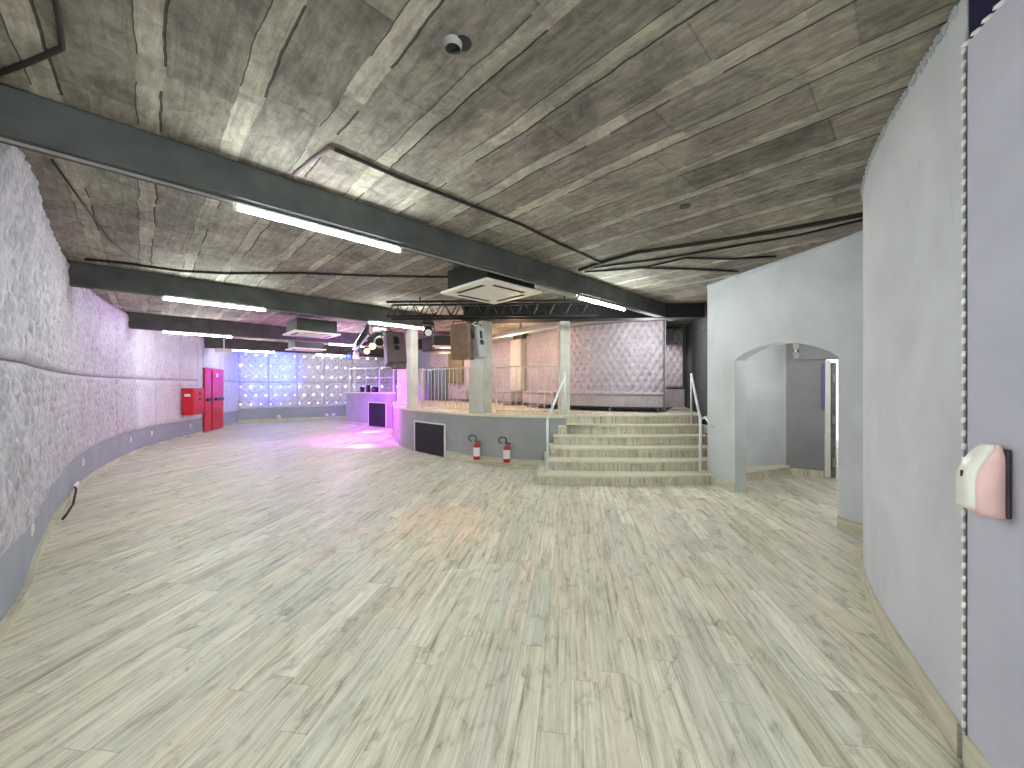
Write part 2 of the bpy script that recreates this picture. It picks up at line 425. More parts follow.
# door position on the left wall
dS0 = left.at_px(202); dS1 = left.at_px(221)
seams_px = [79, 95, 113, 133, 153, 178, 196]
seams = [0.3, 2.3, left.at_px(-60)] + [left.at_px(p) for p in seams_px]
ordn = ['first', 'second', 'third', 'fourth', 'fifth', 'sixth', 'seventh', 'eighth', 'ninth', 'tenth', 'eleventh']
def left_res(s): return 0.022 if s < left.at_px(95) else 0.032
for i in range(len(seams)-1):
    a, b = seams[i]+0.006, seams[i+1]-0.006
    for row, (z0, z1) in (('lower', (ZL, ZM-0.008)), ('upper', (ZM+0.008, ZT))):
        nm = 'lilac grey tufted panel of the %s row, %s from the near end of the left wall' % (row, ordn[i])
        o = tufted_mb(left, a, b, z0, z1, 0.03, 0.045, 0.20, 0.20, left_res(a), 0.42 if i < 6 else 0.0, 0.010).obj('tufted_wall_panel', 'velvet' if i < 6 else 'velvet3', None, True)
        tag(o, nm, 'wall panel', 'tufted panels on the left wall')
# panels round the red door
for (a, b, z0, z1, lab) in [
    (left.at_px(196)+0.006, dS0-0.03, ZL, ZT, 'narrow white tufted panel between the red cabinet and the red door'),
    (dS0-0.02, dS1+0.02, 2.06, ZT, 'tufted panel directly above the red door'),
    (dS1+0.03, left.len-0.02, ZL, ZM-0.008, 'lower tufted panel between the red door and the blue star wall'),
    (dS1+0.03, left.len-0.02, ZM+0.008, ZT, 'upper tufted panel between the red door and the blue star wall')]:
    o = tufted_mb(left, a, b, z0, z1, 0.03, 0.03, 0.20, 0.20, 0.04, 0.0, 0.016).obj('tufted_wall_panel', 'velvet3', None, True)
    tag(o, lab, 'wall panel', 'tufted panels on the left wall')
bs = [0.02, back.at_px(268), back.at_px(297), back.at_px(324), back.at_px(352), back.at_px(378), back.len-0.02]
for i in range(6):
    for row, (z0, z1) in (('lower', (0.58, ZM-0.008)), ('upper', (ZM+0.008, 2.98))):
        lab = '%s blue lit tufted panel with star lights, %s from the left along the far wall' % (row, ordn[i])
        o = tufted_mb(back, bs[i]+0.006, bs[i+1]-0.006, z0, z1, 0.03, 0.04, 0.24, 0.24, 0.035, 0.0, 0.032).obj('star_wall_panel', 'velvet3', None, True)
        tag(o, lab, 'wall panel', 'star light panels on the far wall')
        nn = 0
        for r in range(3):
            for c in range(3):
                s_ = bs[i]+(bs[i+1]-bs[i])*((c+0.25+0.5*((r+(row == 'upper')) % 2))/3.0); z = z0+(z1-z0)*(r+0.5)/3
                if s_ > bs[i+1]-0.03: continue
                w, tg, nr = back.at(s_, 0.045)
                big = random.random() < 0.3
                R = 0.036 if big else 0.022
                MB().ball((w.x, w.y, z), (R, R, R), 1).obj('star_led', 'starw' if random.random() < (0.25 if i < 2 else 0.55) else 'star', o)
# blue wash lamps for the star wall (a bare spot light near the far beam)
def lamp(name, kind, loc, energy, color, target=None, size=0.1, spot=60, blend=0.5, sizey=None):
    l = bpy.data.lights.new(name, kind); l.energy = energy; l.color = color
    if kind == 'AREA':
        l.size = size
        if sizey: l.shape = 'RECTANGLE'; l.size_y = sizey
    else: l.shadow_soft_size = size
    if kind == 'SPOT': l.spot_size = math.radians(spot); l.spot_blend = blend
    o = bpy.data.objects.new(name, l); COL.objects.link(o); o.location = loc
    if target is not None:
        d = Vector(target)-Vector(loc); o.rotation_euler = d.to_track_quat('-Z', 'Y').to_euler()
    return o
# ================================================================== RED DOOR, CABINET, OUTLETS
def on_curve(cv, s_, off, z):
    p, tg, nr = cv.at(s_, off); return Vector((p.x, p.y, z)), tg, nr
mid = (dS0+dS1)/2; p, tg, nr = left.at(mid, 0.0); ang = math.atan2(tg.y, tg.x); dw = dS1-dS0-0.02
dr = thing('fire_door', 'red double leaf fire door with black panic bar in the left wall', 'door', (p.x+nr.x*0.05, p.y+nr.y*0.05, 0))
def L3(o, tgv, nrv, a, b, z): return (o.x+tgv.x*a+nrv.x*b, o.y+tgv.y*a+nrv.y*b, z)
base = Vector((p.x, p.y))
for s_, nm in ((-1, 'leaf'), (1, 'leaf')):
    w = dw*(0.32 if s_ < 0 else 0.62); cc = -dw/2+w/2 if s_ < 0 else dw/2-w/2
    lf = MB().box(L3(base, tg, nr, cc, 0.055, 1.03), (w-0.012, 0.05, 2.0), ang).bevel(0.006, 1).obj('door_leaf', 'red', dr)
    MB().box(L3(base, tg, nr, cc, 0.12, 1.06), (w*0.7, 0.045, 0.09), ang).bevel(0.01, 1).obj('panic_bar', 'black', lf)
MB().box(L3(base, tg, nr, 0, 0.04, 2.05), (dw+0.05, 0.07, 0.05), ang).obj('door_header', 'red', dr)
MB().box(L3(base, tg, nr, 0.1, 0.11, 1.86), (0.2, 0.012, 0.12), ang).obj('door_sign', 'pink', dr)
sc_ = left.at_px(184); p, tg, nr = left.at(sc_, 0.0); ang = math.atan2(tg.y, tg.x); base = Vector((p.x, p.y))
hc = thing('fire_hose_cabinet', 'red fire hose cabinet boxed out on the left wall beside the red door', 'cabinet', (p.x, p.y, 0.68))
MB().box(L3(base, tg, nr, 0, 0.21, 1.06), (0.7, 0.26, 0.76), ang).bevel(0.01, 1).obj('cabinet_body', 'darkred', hc)
cd = MB().box(L3(base, tg, nr, 0, 0.35, 1.06), (0.66, 0.02, 0.72), ang).bevel(0.006, 1).obj('cabinet_door', 'red', hc)
MB().box(L3(base, tg, nr, 0.05, 0.365, 1.28), (0.12, 0.012, 0.06), ang).obj('door_handle', 'black', cd)
MB().box(L3(base, tg, nr, 0.05, 0.365, 1.12), (0.10, 0.012, 0.05), ang).obj('door_latch', 'black', cd)
MB().box(L3(base, tg, nr, -0.356, 0.22, 1.24), (0.008, 0.14, 0.07), ang).obj('warning_sticker', 'cream', hc)
for px, z, lab in [(30, 0.36, 'white wall outlet nearest the viewer, low on the left wall'), (82, 0.34, 'white wall outlet low on the left wall, past the floor cable'),
               (130, 0.34, 'white wall outlet low on the left wall, middle of the curve'), (151, 0.34, 'white wall outlet low on the left wall nearest to the door side'),
               (190, 0.33, 'white wall outlet under the red hose cabinet')]:
    s_ = left.at_px(px); p, tg, nr = left.at(s_, 0.0)
    o = thing('wall_outlet', lab, 'outlet', (p.x, p.y, z), 'outlets low on the walls')
    a_ = math.atan2(tg.y, tg.x); base = Vector((p.x, p.y))
    MB().box(L3(base, tg, nr, 0, 0.008, z), (0.075, 0.014, 0.115), a_).bevel(0.004, 1).obj('cover_plate', 'white', o)
    MB().box(L3(base, tg, nr, 0, 0.018, z), (0.04, 0.008, 0.05), a_).bevel(0.003, 1).obj('socket', 'cream', o)
for px, lab in [(278, 'oval white outlet low on the far wall, left one'), (326, 'oval white outlet low on the far wall, left of the close pair'), (333, 'oval white outlet low on the far wall, right of the close pair')]:
    s_ = back.at_px(px); p, tg, nr = back.at(s_, 0.01)
    o = MB().ball((p.x, p.y, 0.22), (0.10, 0.03, 0.065), 2).obj('wall_outlet', 'white', None, True); tag(o, lab, 'outlet', 'outlets low on the walls')
# floor cable box with black lead
s_ = left.at_px(70); p, tg, nr = left.at(s_, 0.0); base = Vector((p.x, p.y)); a_ = math.atan2(tg.y, tg.x)
pb = thing('plug_box', 'white plug box with short black lead at the foot of the left wall', 'plug box', (p.x, p.y, 0.16))
MB().box(L3(base, tg, nr, 0.08, 0.045, 0.14), (0.30, 0.03, 0.055), a_).bevel(0.008, 2).obj('box_body', 'white', pb)
MB().tube([L3(base, tg, nr, -0.07, 0.05, 0.14), L3(base, tg, nr, -0.14, 0.07, 0.12), (-5.38, 4.72, 0.05), (-5.2, 4.5, 0.011), (-5.03, 4.31, 0.011)], 0.012).obj('lead', 'cable', pb, True)

# ================================================================== STAGE
PZ = 0.95; R6 = PZ/6
fas = Curve([(-4.16, 13.5), (-3.54, 11.5), (-2.99, 10.1), (-2.36, 9.05), (-1.38, 8.05), (-0.80, 7.53), (-0.09, 7.17), (0.51, 7.01), (0.98, 6.98)])
scurve = Curve([(-5.2, 18.3), (-4.3, 16.4), (-3.6, 15.4), (-2.6, 14.6), (-1.3, 13.7), (-0.3, 12.6), (0.7, 11.0), (1.4, 9.75), (2.3, 9.0), (3.44, 8.6)])
struct(wall_mb(scurve, 0, scurve.len, 0, CEIL, 0.15), 'wall_lounge', 'greyband')
struct(wall_mb(fas, 0, fas.len, 0, PZ-0.03, 0.14), 'wall_stage', 'stagegrey')
struct(wall_mb(fas, 0, fas.len, PZ-0.03, PZ+0.015, 0.20, 0.02), 'trim_7', 'nosing')
struct(wall_mb(fas, fas.at_px(446), fas.len-0.02, 0.0, 0.15, 0.02, 0.02), 'baseboard_stage', 'plinth')
struct(wall_mb(fas, 0.05, fas.at_px(414), 0.0, 0.10, 0.015, 0.015), 'baseboard_stage_far', 'stagegrey')
poly = [tuple(fas.at(fas.len*i/30, -0.16)[0]) for i in range(31)]
poly += [(1.02, 7.34), (3.62, 7.34), (4.5, 9.9), (4.55, 10.6)]
poly += [tuple(scurve.at(scurve.len*(1-i/40), -0.3)[0]) for i in range(0, 41) if scurve.len*(1-i/40) > 1.5]
poly += [(-4.6, 14.5)]
struct(MB().prism(poly, 0.6, PZ-0.004), 'floor_stage', 'floor')
# side wall right of the steps and the deeper passage
struct(MB().extrude([(3.22, 5.98, 0), (3.60, 7.0, 0), (4.52, 10.0, 0), (4.64, 10.0, 0), (3.76, 7.0, 0), (3.4, 5.98, 0)], (0, 0, CEIL)), 'wall_steps_side', 'darkwall')
struct(MB().box((4.1, 10.2, CEIL/2), (2.2, 0.15, CEIL)), 'wall_passage', 'darkwall')
pcv = Curve([(3.50, 9.95), (4.0, 9.92), (4.42, 9.90)])
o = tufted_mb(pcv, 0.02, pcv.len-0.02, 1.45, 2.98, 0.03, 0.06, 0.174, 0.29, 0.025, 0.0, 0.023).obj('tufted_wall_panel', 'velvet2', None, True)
tag(o, 'narrow tufted panel set back to the right of the stage sofa', 'wall panel')
MB2 = wall_mb(pcv, 0, pcv.len, PZ, 1.42, 0.05, 0.03)
tag(MB2.obj('padded_plinth', 'bench'), 'plain padded plinth under the narrow set back tufted panel', 'plinth')
# tufted panels along the lounge wall
ss = [scurve.at_px(p) for p in (430, 460, 490, 516)] + [scurve.at_px(527), scurve.at_px(562), scurve.len-0.02]
names = ['leftmost tufted panel of the raised lounge, beyond the railing', 'second tufted panel of the raised lounge from the left, behind the wide column', 'tufted peach lit panel left of the lounge pilaster',
         None, 'tufted peach lit panel right of the lounge pilaster', 'largest deep buttoned tufted panel behind the stage sofa']
for i in range(6):
    if names[i] is None: continue
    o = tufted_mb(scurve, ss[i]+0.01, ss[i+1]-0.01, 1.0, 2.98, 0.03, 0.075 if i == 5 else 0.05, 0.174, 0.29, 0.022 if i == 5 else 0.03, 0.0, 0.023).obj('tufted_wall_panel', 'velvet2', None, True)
    tag(o, names[i], 'wall panel')
p, tg, nr = scurve.at((ss[3]+ss[4])/2, 0.10); a_ = math.atan2(tg.y, tg.x)
struct(MB().box((p.x, p.y, (PZ+2.9)/2), (ss[4]-ss[3]-0.03, 0.24, 2.9-PZ), a_).bevel(0.01, 1), 'trim_8', 'column')
struct(MB().box((p.x+0.1, p.y-0.02, 2.98), (ss[4]-ss[3]-0.08, 0.3, 0.15), a_), 'trim_9', 'beam')
# left of lounge: mirror strips and olive curtain
tall = [(419, 426, 'white', 'tall pale strip panel at the far left of the lounge'), (430, 434, 'mirror', 'narrow smoked mirror strip behind the railing, left one'), (436, 449, 'mirror', 'wide smoked mirror panel behind the railing')]
for (x0, x1, mt, lab) in tall:
    s0, s1 = scurve.at_px(x0), scurve.at_px(x1)
    o = wall_mb(scurve, s0, s1, PZ, 2.2, 0.03, 0.13).obj('wall_strip_panel' if mt == 'white' else 'mirror_panel', 'column' if mt == 'white' else 'mirror'); tag(o, lab, 'panel')
s0, s1 = scurve.at_px(451), scurve.at_px(465)
o = wall_mb(scurve, s0, s1, 1.6, 2.75, 0.03, 0.16).obj('wall_screen', 'olive'); tag(o, 'olive grey hanging screen high in the lounge behind the brown speaker', 'screen')

# ---- sofas / benches following the lounge wall
def bench(s0, s1, off, depth, label, cat='bench', leg_px=None, round_end=0.0):
    p = scurve.at((s0+s1)/2, off+depth/2)[0]
    t = thing('lounge_bench', label, cat, (p.x, p.y, PZ))
    wall_mb(scurve, s0, s1, PZ+0.10, PZ+0.36, depth, off+depth, 0.1).bevel(0.02, 2).obj('bench_body', 'bench', t)
    mb = MB(); g = []
    n = max(4, int((s1-s0)/0.03)); b = mb.b
    sec = [(0.0, 0.0), (0.0, 0.035), (0.012, 0.055), (depth*0.4, 0.07), (depth-0.015, 0.06), (depth+0.012, 0.04), (depth+0.012, 0.0)]
    for i in range(n+1):
        d = s0+(s1-s0)*i/n; k = 1-0.35*abs(math.cos(math.pi*d/0.17))**6
        row = []
        for (o_, z) in sec:
            w = scurve.at(d, off+o_)[0]; row.append(b.verts.new((w.x, w.y, PZ+0.36+z*k)))
        g.append(row)
    for r, q in zip(g, g[1:]):
        for j in range(len(sec)): b.faces.new((r[j], q[j], q[(j+1) % len(sec)], r[(j+1) % len(sec)]))
    b.faces.new(g[0]); b.faces.new(g[-1][::-1])
    mb.obj('bench_cushion', 'bench', t, True)
    wall_mb(scurve, s0+0.05, s1-0.05, PZ+0.085, PZ+0.10, depth-0.1, off+depth-0.05, 0.1).obj('bench_base', 'black', t)
    k = max(2, int((s1-s0)/0.8)+1)
    for i in range(k):
        d = s0+0.12+(s1-s0-0.24)*i/(k-1)
        for oo in (off+0.08, off+depth-0.08):
            w = scurve.at(d, oo)[0]
            MB().tube([(w.x, w.y, PZ), (w.x, w.y, PZ+0.088)], [0.014, 0.022], 8).obj('bench_leg', 'pipe', t)
    return t
sf = scurve.at_px(662, 0.65)
bench(scurve.at_px(560, 0.6), scurve.len-0.10, 0.09, 0.58, 'long silver velvet sofa bench above the steps under the buttoned panel', 'sofa')
bench(scurve.at_px(525, 0.6), scurve.at_px(556, 0.6), 0.09, 0.58, 'peach lit curved bench behind the railing, right of the lounge pilaster')
bench(scurve.at_px(497, 0.6), scurve.at_px(513, 0.6), 0.09, 0.58, 'short bench behind the railing just right of the big square column')
bench(scurve.at_px(453, 0.6), scurve.at_px(468, 0.6), 0.09, 0.6, 'pale bench in the lounge left of the big square column')

# ---- edge columns of the stage
def column(x, y, sx, sy, rz, z0, z1, label, mat='column'):
    t = thing('stage_column', label, 'column', (x, y, z0))
    MB().box((x, y, (z0+z1)/2), (sx, sy, z1-z0), rz).bevel(0.012, 1).obj('shaft', mat, t)
    MB().box((x, y, z0+0.01), (sx+0.03, sy+0.03, 0.02), rz).obj('base_plate', mat, t)
column(-0.63, 7.78, 0.25, 0.42, BA, PZ+0.016, 2.788, 'big square pale column on the stage edge holding the pair of speakers')
column(-2.40, 9.28, 0.20, 0.20, BA, PZ+0.016, CEIL-0.002, 'slim pale column on the stage edge left of the railing')
column(1.02, 7.6, 0.20, 0.20, 0.15, PZ-0.004, 2.77, 'ivory column at the top left of the steps')
column(-3.17, 11.45, 0.46, 0.22, math.radians(15), PZ+0.016, CEIL-0.002, 'wide magenta lit column at the far corner of the stage')
# soffit beams above the stage edge
struct(MB().extrude([(-0.95, 7.52, 2.79), (3.62, 7.22, 2.79), (3.62, 7.44, 2.79), (-0.9, 8.02, 2.79)], (0, 0, CEIL-2.79)), 'trim_10', 'darkbeam')
pp = thing('ceiling_pipe', 'ivory boxed duct running under the lounge ceiling between the columns', 'duct', (0.2, 8.6, 2.8))
MB().extrude([(-0.7, 9.9, 2.70), (1.05, 7.80, 2.74), (1.17, 7.9, 2.74), (-0.55, 10.0, 2.70)], (0, 0, 0.09)).bevel(0.01, 1).obj('duct_body', 'column', pp)
MB().box((0.2, 8.85, 2.93), (0.03, 0.03, 0.27), 0.5).obj('hanger', 'pipe', pp)

# ---- stage railings
def railing(s0, s1, label, h=0.90, mat='goldrail', cv=fas, off=-0.10, z0=PZ+0.015, sp=0.125):
    p = cv.at((s0+s1)/2, off)[0]
    t = thing('stage_railing', label, 'railing', (p.x, p.y, z0))
    n = int((s1-s0)/sp)
    P = lambda d, z: (lambda w: (w.x, w.y, z))(cv.at(d, off)[0])
    k = max(2, int((s1-s0)/0.2))
    for z in (z0+0.07, z0+h):
        MB().tube([P(s0+(s1-s0)*i/k, z) for i in range(k+1)], 0.013, 8).obj('rail', mat, t, True)
    for i in range(n+1):
        d = s0+(s1-s0)*i/n
        MB().tube([P(d, z0 if i in (0, n) else z0+0.07), P(d, z0+h)], 0.014 if i in (0, n) else 0.008, 6).obj('post' if i in (0, n) else 'baluster', mat, t)
railing(fas.at_px(418), fas.at_px(466), 'white barred railing between the slim column and the big square column')
railing(fas.at_px(494), fas.len-0.12, 'ivory barred railing between the big square column and the steps')

# ================================================================== STEPS
st = thing('stage_steps', 'flight of six plank tiled steps with pale nosings up to the stage', 'staircase', (1.8, 6.5, 0))
lx = [0.40, 0.58, 0.66, 0.74, 0.84, 0.97]
def arc(i):
    y = 5.86+0.295*i; a = lx[i]; b = 3.02 if i == 0 else min(3.2+0.075*i, 3.56)
    cxm = (a+b)/2; hw = (b-a)/2; pts = []
    for k in range(17):
        t = -1+2*k/16; pts.append((cxm+hw*t, y-0.09*(1-t*t)))
    return pts
for i in range(6):
    pts = arc(i)
    zt = R6*(i+1)
    if i == 0: tail = [(pts[-1][0], 6.0), (3.26, 6.05), (3.55, 7.0), (0.5, 7.0-0.02), (pts[0][0], 6.1)]
    else: tail = [(min(pts[-1][0]+0.03, 3.57), 6.95), (3.57, 7.33), (0.99, 7.33), (0.99, 6.95), (pts[0][0]+0.0, 6.95)]
    if i == 5: tail = [(3.60, 7.34), (0.99, 7.34)]
    s_ = MB().prism(pts+tail, R6*i if i else 0.0, zt-0.03).obj('step', 'riser', st)
    # tread slab with a rounded nosing that overhangs the riser
    q = [(x, y-0.02) for x, y in pts]
    q[0] = (q[0][0]-0.02, q[0][1]); q[-1] = (q[-1][0]+0.01, q[-1][1])
    MB().prism(q+tail, zt-0.03, zt).bevel(0.008, 2).obj('tread_nosing', 'nosing', s_)
# handrails
def tube_part(t, nm, pts, r=0.019, mat='rail'): return MB().tube(pts, r, 10).obj(nm, mat, t, True)
hl = thing('stair_handrail', 'white tubular handrail on the left side of the steps', 'handrail', (0.55, 5.95, R6), 'handrails of the steps')
A = Vector((0.545, 5.93, R6)); B = Vector((0.985, 7.15, R6*5))
tube_part(hl, 'post', [A, A+Vector((0, 0, 0.82))]); tube_part(hl, 'post', [B, B+Vector((0, 0, 0.93))], 0.016)
tube_part(hl, 'rail', [A+Vector((0, 0, 0.82)), B+Vector((0, 0, 0.90)), B+Vector((0.0, 0.06, 0.97))], 0.022)
MB().tube([A, A+Vector((0, 0, 0.012))], 0.045, 12).obj('foot_flange', 'rail', hl)
hr = thing('stair_handrail', 'white tubular handrail on the right side of the steps beside the arch wall', 'handrail', (2.9, 5.95, R6), 'handrails of the steps')
A = Vector((2.91, 5.95, R6)); B = Vector((3.33, 7.15, R6*5))
tube_part(hr, 'post', [A, A+Vector((0, 0, 0.83))], 0.022); tube_part(hr, 'post', [B, B+Vector((0, 0, 0.93))], 0.016)
tube_part(hr, 'rail', [A+Vector((0, 0, 0.83)), B+Vector((0, 0, 0.93))], 0.022)
C2 = Vector((3.12, 6.1, R6))
tube_part(hr, 'post', [C2, C2+Vector((0, 0, 0.84))], 0.018)
tube_part(hr, 'rail', [A+Vector((0, 0, 0.83)), C2+Vector((-0.02, 0, 0.86)), Vector((3.10, 5.72, 1.33))][0:2], 0.018)
tube_part(hr, 'wall_arm', [Vector((2.96, 5.9, 1.02)), Vector((3.0, 5.75, 0.90))], 0.018)

# ================================================================== VENT PANELS / SUBWOOFER NICHES
def niche(cv, x0, x1, z0, z1, label):
    s0, s1 = cv.at_px(x0, 0.02), cv.at_px(x1, 0.02)
    p = cv.at((s0+s1)/2, 0)[0]
    t = thing('speaker_grille', label, 'grille', (p.x, p.y, z0))
    wall_mb(cv, s0, s1, z0, z1, 0.02, 0.03).obj('grille_cloth', 'mesh', t)
    wall_mb(cv, s0-0.03, s1+0.03, z1, z1+0.03, 0.03, 0.045).obj('frame_rail', 'rail', t)
    wall_mb(cv, s1, s1+0.035, z0, z1, 0.03, 0.045).obj('frame_rail', 'rail', t)
    wall_mb(cv, s0-0.025, s0, z0, z1, 0.03, 0.045).obj('frame_rail', 'rail', t)
niche(fas, 415.5, 444.5, 0.02, 0.68, 'large black square grille in a white frame set in the stage front')

# ================================================================== DJ BOOTH
bc = Curve([(-6.75, 16.6), (-6.55, 15.3), (-5.6, 14.55), (-4.3, 13.6)])
bc = Curve([(-6.62, 15.35), (-5.5, 14.5), (-4.22, 13.55)])
struct(wall_mb(bc, 0, bc.len, 0, 1.22, 0.14), 'wall_booth', 'stagegrey')
struct(wall_mb(bc, 0, bc.len, 1.22, 1.27, 0.2, 0.02), 'trim_11', 'nosing')
struct(MB().extrude([(-6.62, 15.35, 0), (-6.95, 17.3, 0), (-6.8, 17.3, 0), (-6.48, 15.4, 0)], (0, 0, 1.27)), 'wall_booth_side', 'stagegrey')
niche(bc, 369, 386, 0.03, 0.88, 'small violet lit black grille in the booth front at the far end')
struct(wall_mb(bc, 0, bc.at_px(368), 0, 0.1, 0.02, 0.02), 'baseboard_booth', 'plinth')
tb = thing('booth_railing', 'white open railing on top of the booth wall', 'railing', (-5.5, 14.5, 1.27))
def bp(px, z, off=-0.06):
    w = bc.at(bc.at_px(px, off), off)[0]; return (w.x, w.y, z)
for px in (349.5, 355, 366, 379, 394):
    MB().tube([bp(px, 1.27), bp(px, 2.18)], 0.028 if px < 360 else 0.02, 6).obj('post', 'rail', tb)
MB().tube([bp(349, 2.18), bp(370, 2.18), bp(395, 2.18)], 0.022, 6).obj('rail', 'rail', tb)
MB().tube([bp(357, 1.80), bp(370, 1.80), bp(395, 1.80)], 0.016, 6).obj('rail', 'rail', tb)
for px, w_, h_, lab in ((362, 0.12, 0.2, 'small dark speaker on the booth ledge, left one'), (368, 0.10, 0.26, 'small dark upright player on the booth ledge, middle one'), (375, 0.28, 0.2, 'wide dark mixer case on the booth ledge')):
    q = bp(px, 1.27+h_/2, -0.03)
    o = thing('booth_equipment', lab, 'equipment', (q[0], q[1], 1.27))
    MB().box((q[0], q[1], q[2]), (w_, 0.12, h_), -0.65).bevel(0.01, 1).obj('case', 'black', o)
    MB().box((q[0]-0.045, q[1]-0.055, q[2]), (w_*0.6, 0.02, h_*0.4), -0.65).obj('control_face', 'spk', o)

# ================================================================== AIR CONDITIONERS
def ac(x, y, z, label, rz=BA, k=1.0):
    t = thing('ceiling_air_conditioner', label, 'air conditioner', (x, y, z), 'cassette air conditioners')
    R = Matrix.Rotation(rz, 3, 'Z')
    W = lambda a, b, c: Vector((x, y, z))+R @ Vector((a, b, c))
    MB().box(W(0, 0, 0.165), (0.80*k, 0.80*k, 0.27), rz).bevel(0.01, 1).obj('housing', 'black', t)
    MB().box(W(0, 0, 0.015), (0.93*k, 0.93*k, 0.035), rz).bevel(0.012, 2).obj('fascia', 'acface', t)
    g = MB()
    for i in range(11): g.box(W(-0.22+0.044*i, 0, -0.006), (0.018, 0.48, 0.012), rz)
    g.obj('intake_grille', 'acface', t)
    for (a, b, w, d) in ((0, 0.34, 0.52, 0.05), (0, -0.34, 0.52, 0.05), (0.34, 0, 0.05, 0.52), (-0.34, 0, 0.05, 0.52)):
        f = MB().box(W(a, b, -0.003), (w, d, 0.006), rz).obj('air_slot', 'cable', t)
    for (a, b) in ((0.36, 0.36), (-0.36, -0.36), (0.36, -0.36), (-0.36, 0.36)):
        MB().tube([W(a, b, 0.17), W(a, b, CEIL-z-0.002)], 0.006, 6).obj('hanger_rod', 'pipe', t)
    return t
ac(-0.27, 4.96, 2.69, 'nearest white square ceiling air conditioner, hung above the truss')
ac(-4.42, 8.5, 2.62, 'middle white ceiling air conditioner, between the second and third beams')
ac(-6.45, 12.05, 2.62, 'farthest white ceiling air conditioner in front of the star wall')
ac(-1.95, 11.3, 2.62, 'white air conditioner tucked under the lounge ceiling left of the brown speaker', 0.2, 0.8)
es = thing('emergency_light', 'small pale emergency light box under the third beam at the left', 'emergency light', UV(vof(224, 15.5), 15.5, 2.62))
q = UV(vof(224, 15.3), 15.3, 2.64)
MB().box(q, (0.45, 0.08, 0.13), BA).bevel(0.01, 1).obj('housing', 'white', es)
MB().box(q-Vector((0, 0, 0.075)), (0.40, 0.05, 0.02), BA).obj('diffuser', 'cream', es)
MB().box(q+Vector((0, 0, 0.24)), (0.04, 0.03, 0.36), BA).obj('bracket', 'white', es)

# ================================================================== TRUSSES
def truss(p0, p1, size, label, mat='black'):
    p0 = Vector(p0); p1 = Vector(p1); d = (p1-p0); L = d.length; d.normalize()
    side = d.cross(Vector((0, 0, 1))).normalized()*size/2; up = Vector((0, 0, size/2))
    t = thing('lighting_truss', label, 'truss', p0)
    off = [side+up, -side+up, side-up, -side-up]
    for o_ in off: MB().tube([p0+o_, p1+o_], 0.022, 6).obj('chord', mat, t)
    n = max(2, round(L/(size*1.1)))
    for k in range(n):
        a = p0+d*(L*k/n); b = p0+d*(L*(k+1)/n); m = (a+b)/2
        for (u_, w_) in ((off[0], off[2]), (off[1], off[3])):
            MB().tube([a+w_, m+u_, b+w_], 0.013, 5).obj('brace', mat, t)
        MB().tube([a+off[2], b+off[3]], 0.010, 5).obj('brace', mat, t)
    for q in (0.15, 0.85):
        c = p0+d*(L*q)
        MB().tube([c+up, (c.x, c.y, CEIL-0.002)], 0.012, 6).obj('hanger', mat, t)
truss((-2.15, 6.75, 2.82), (1.45, 6.62, 2.82), 0.25, 'black lattice truss hung across in front of the big column')
truss((-2.72, 7.7, 2.66), (-4.75, 11.9, 2.60), 0.26, 'pink lit lattice truss receding over the dance floor')

# ================================================================== SPEAKERS / STAGE LAMPS
def speaker(c, size, rot, mats, label, name='hanging_speaker', hang=None):
    t = thing(name, label, 'speaker', c)
    R = Matrix.Rotation(rot[2], 3, 'Z') @ Matrix.Rotation(rot[0], 3, 'X')
    w, d, h = size; C = Vector(c)
    W = lambda a, b, z: C+R @ Vector((a, b, z))
    f = [W(-w/2, -d/2, 0), W(w/2, -d/2, 0), W(w*0.36, d/2, 0), W(-w*0.36, d/2, 0)]
    up = R @ Vector((0, 0, h))
    MB().extrude([p-up/2 for p in f], up).bevel(0.012, 2).obj('cabinet', mats[0], t)
    MB().box(W(0, -d/2-0.008, 0), (w*0.9, 0.014, h*0.92), rot=R).bevel(0.004, 1).obj('grille', mats[1], t)
    MB().box(W(0, -d/2-0.018, h*0.22), (w*0.28, 0.012, h*0.24), rot=R).bevel(0.004, 1).obj('horn', mats[2], t)
    bmx = MB(); q = W(0, -d/2-0.016, -h*0.02); nrm = R @ Vector((0, -1, 0))
    bmx.tube([q, q+nrm*0.012], 0.05 if w < 0.4 else 0.07, 14).obj('port', mats[2], t)
    if hang:
        top = W(0, 0, h/2)
        MB().tube([W(-w*0.5-0.02, 0, h*0.1), W(-w*0.5-0.02, 0, h/2+0.06), W(w*0.5+0.02, 0, h/2+0.06), W(w*0.5+0.02, 0, h*0.1)], 0.011, 6).obj('yoke', 'black', t)
        MB().tube([W(0, 0, h/2+0.05), hang], 0.013, 6).obj('hanger', 'black', t)
    return t
speaker((-2.20, 7.15, 2.17), (0.36, 0.34, 0.58), (math.radians(-12), 0, math.radians(35)), ('spk', 'spk', 'black'), 'grey speaker tilted down on the truss corner over the dance floor', hang=(-2.3, 7.1, 2.60))
speaker((-0.87, 6.95, 2.29), (0.36, 0.34, 0.64), (math.radians(4), 0, math.radians(-20)), ('spkbrown', 'spkbrown', 'spkbrown'), 'brown speaker seen from its back, hung left of the big column', hang=(-0.9, 6.9, 2.70))
speaker((-0.625, 7.0, 2.29), (0.24, 0.16, 0.58), (math.radians(-7), 0, math.radians(56)), ('spkgrey', 'spkgrey', 'black'), 'light grey speaker with black horn slot on the big column front', hang=(-0.62, 7.1, 2.70))
lb = tag(MB().box((-2.06, 7.0, 1.86), (0.26, 0.16, 0.10), math.radians(20)).bevel(0.012, 1).obj('amplifier_box', 'spk'), 'small grey box under the tilted speaker on the truss corner', 'box')
lb['label'] = 'small grey box right under the tilted speaker'
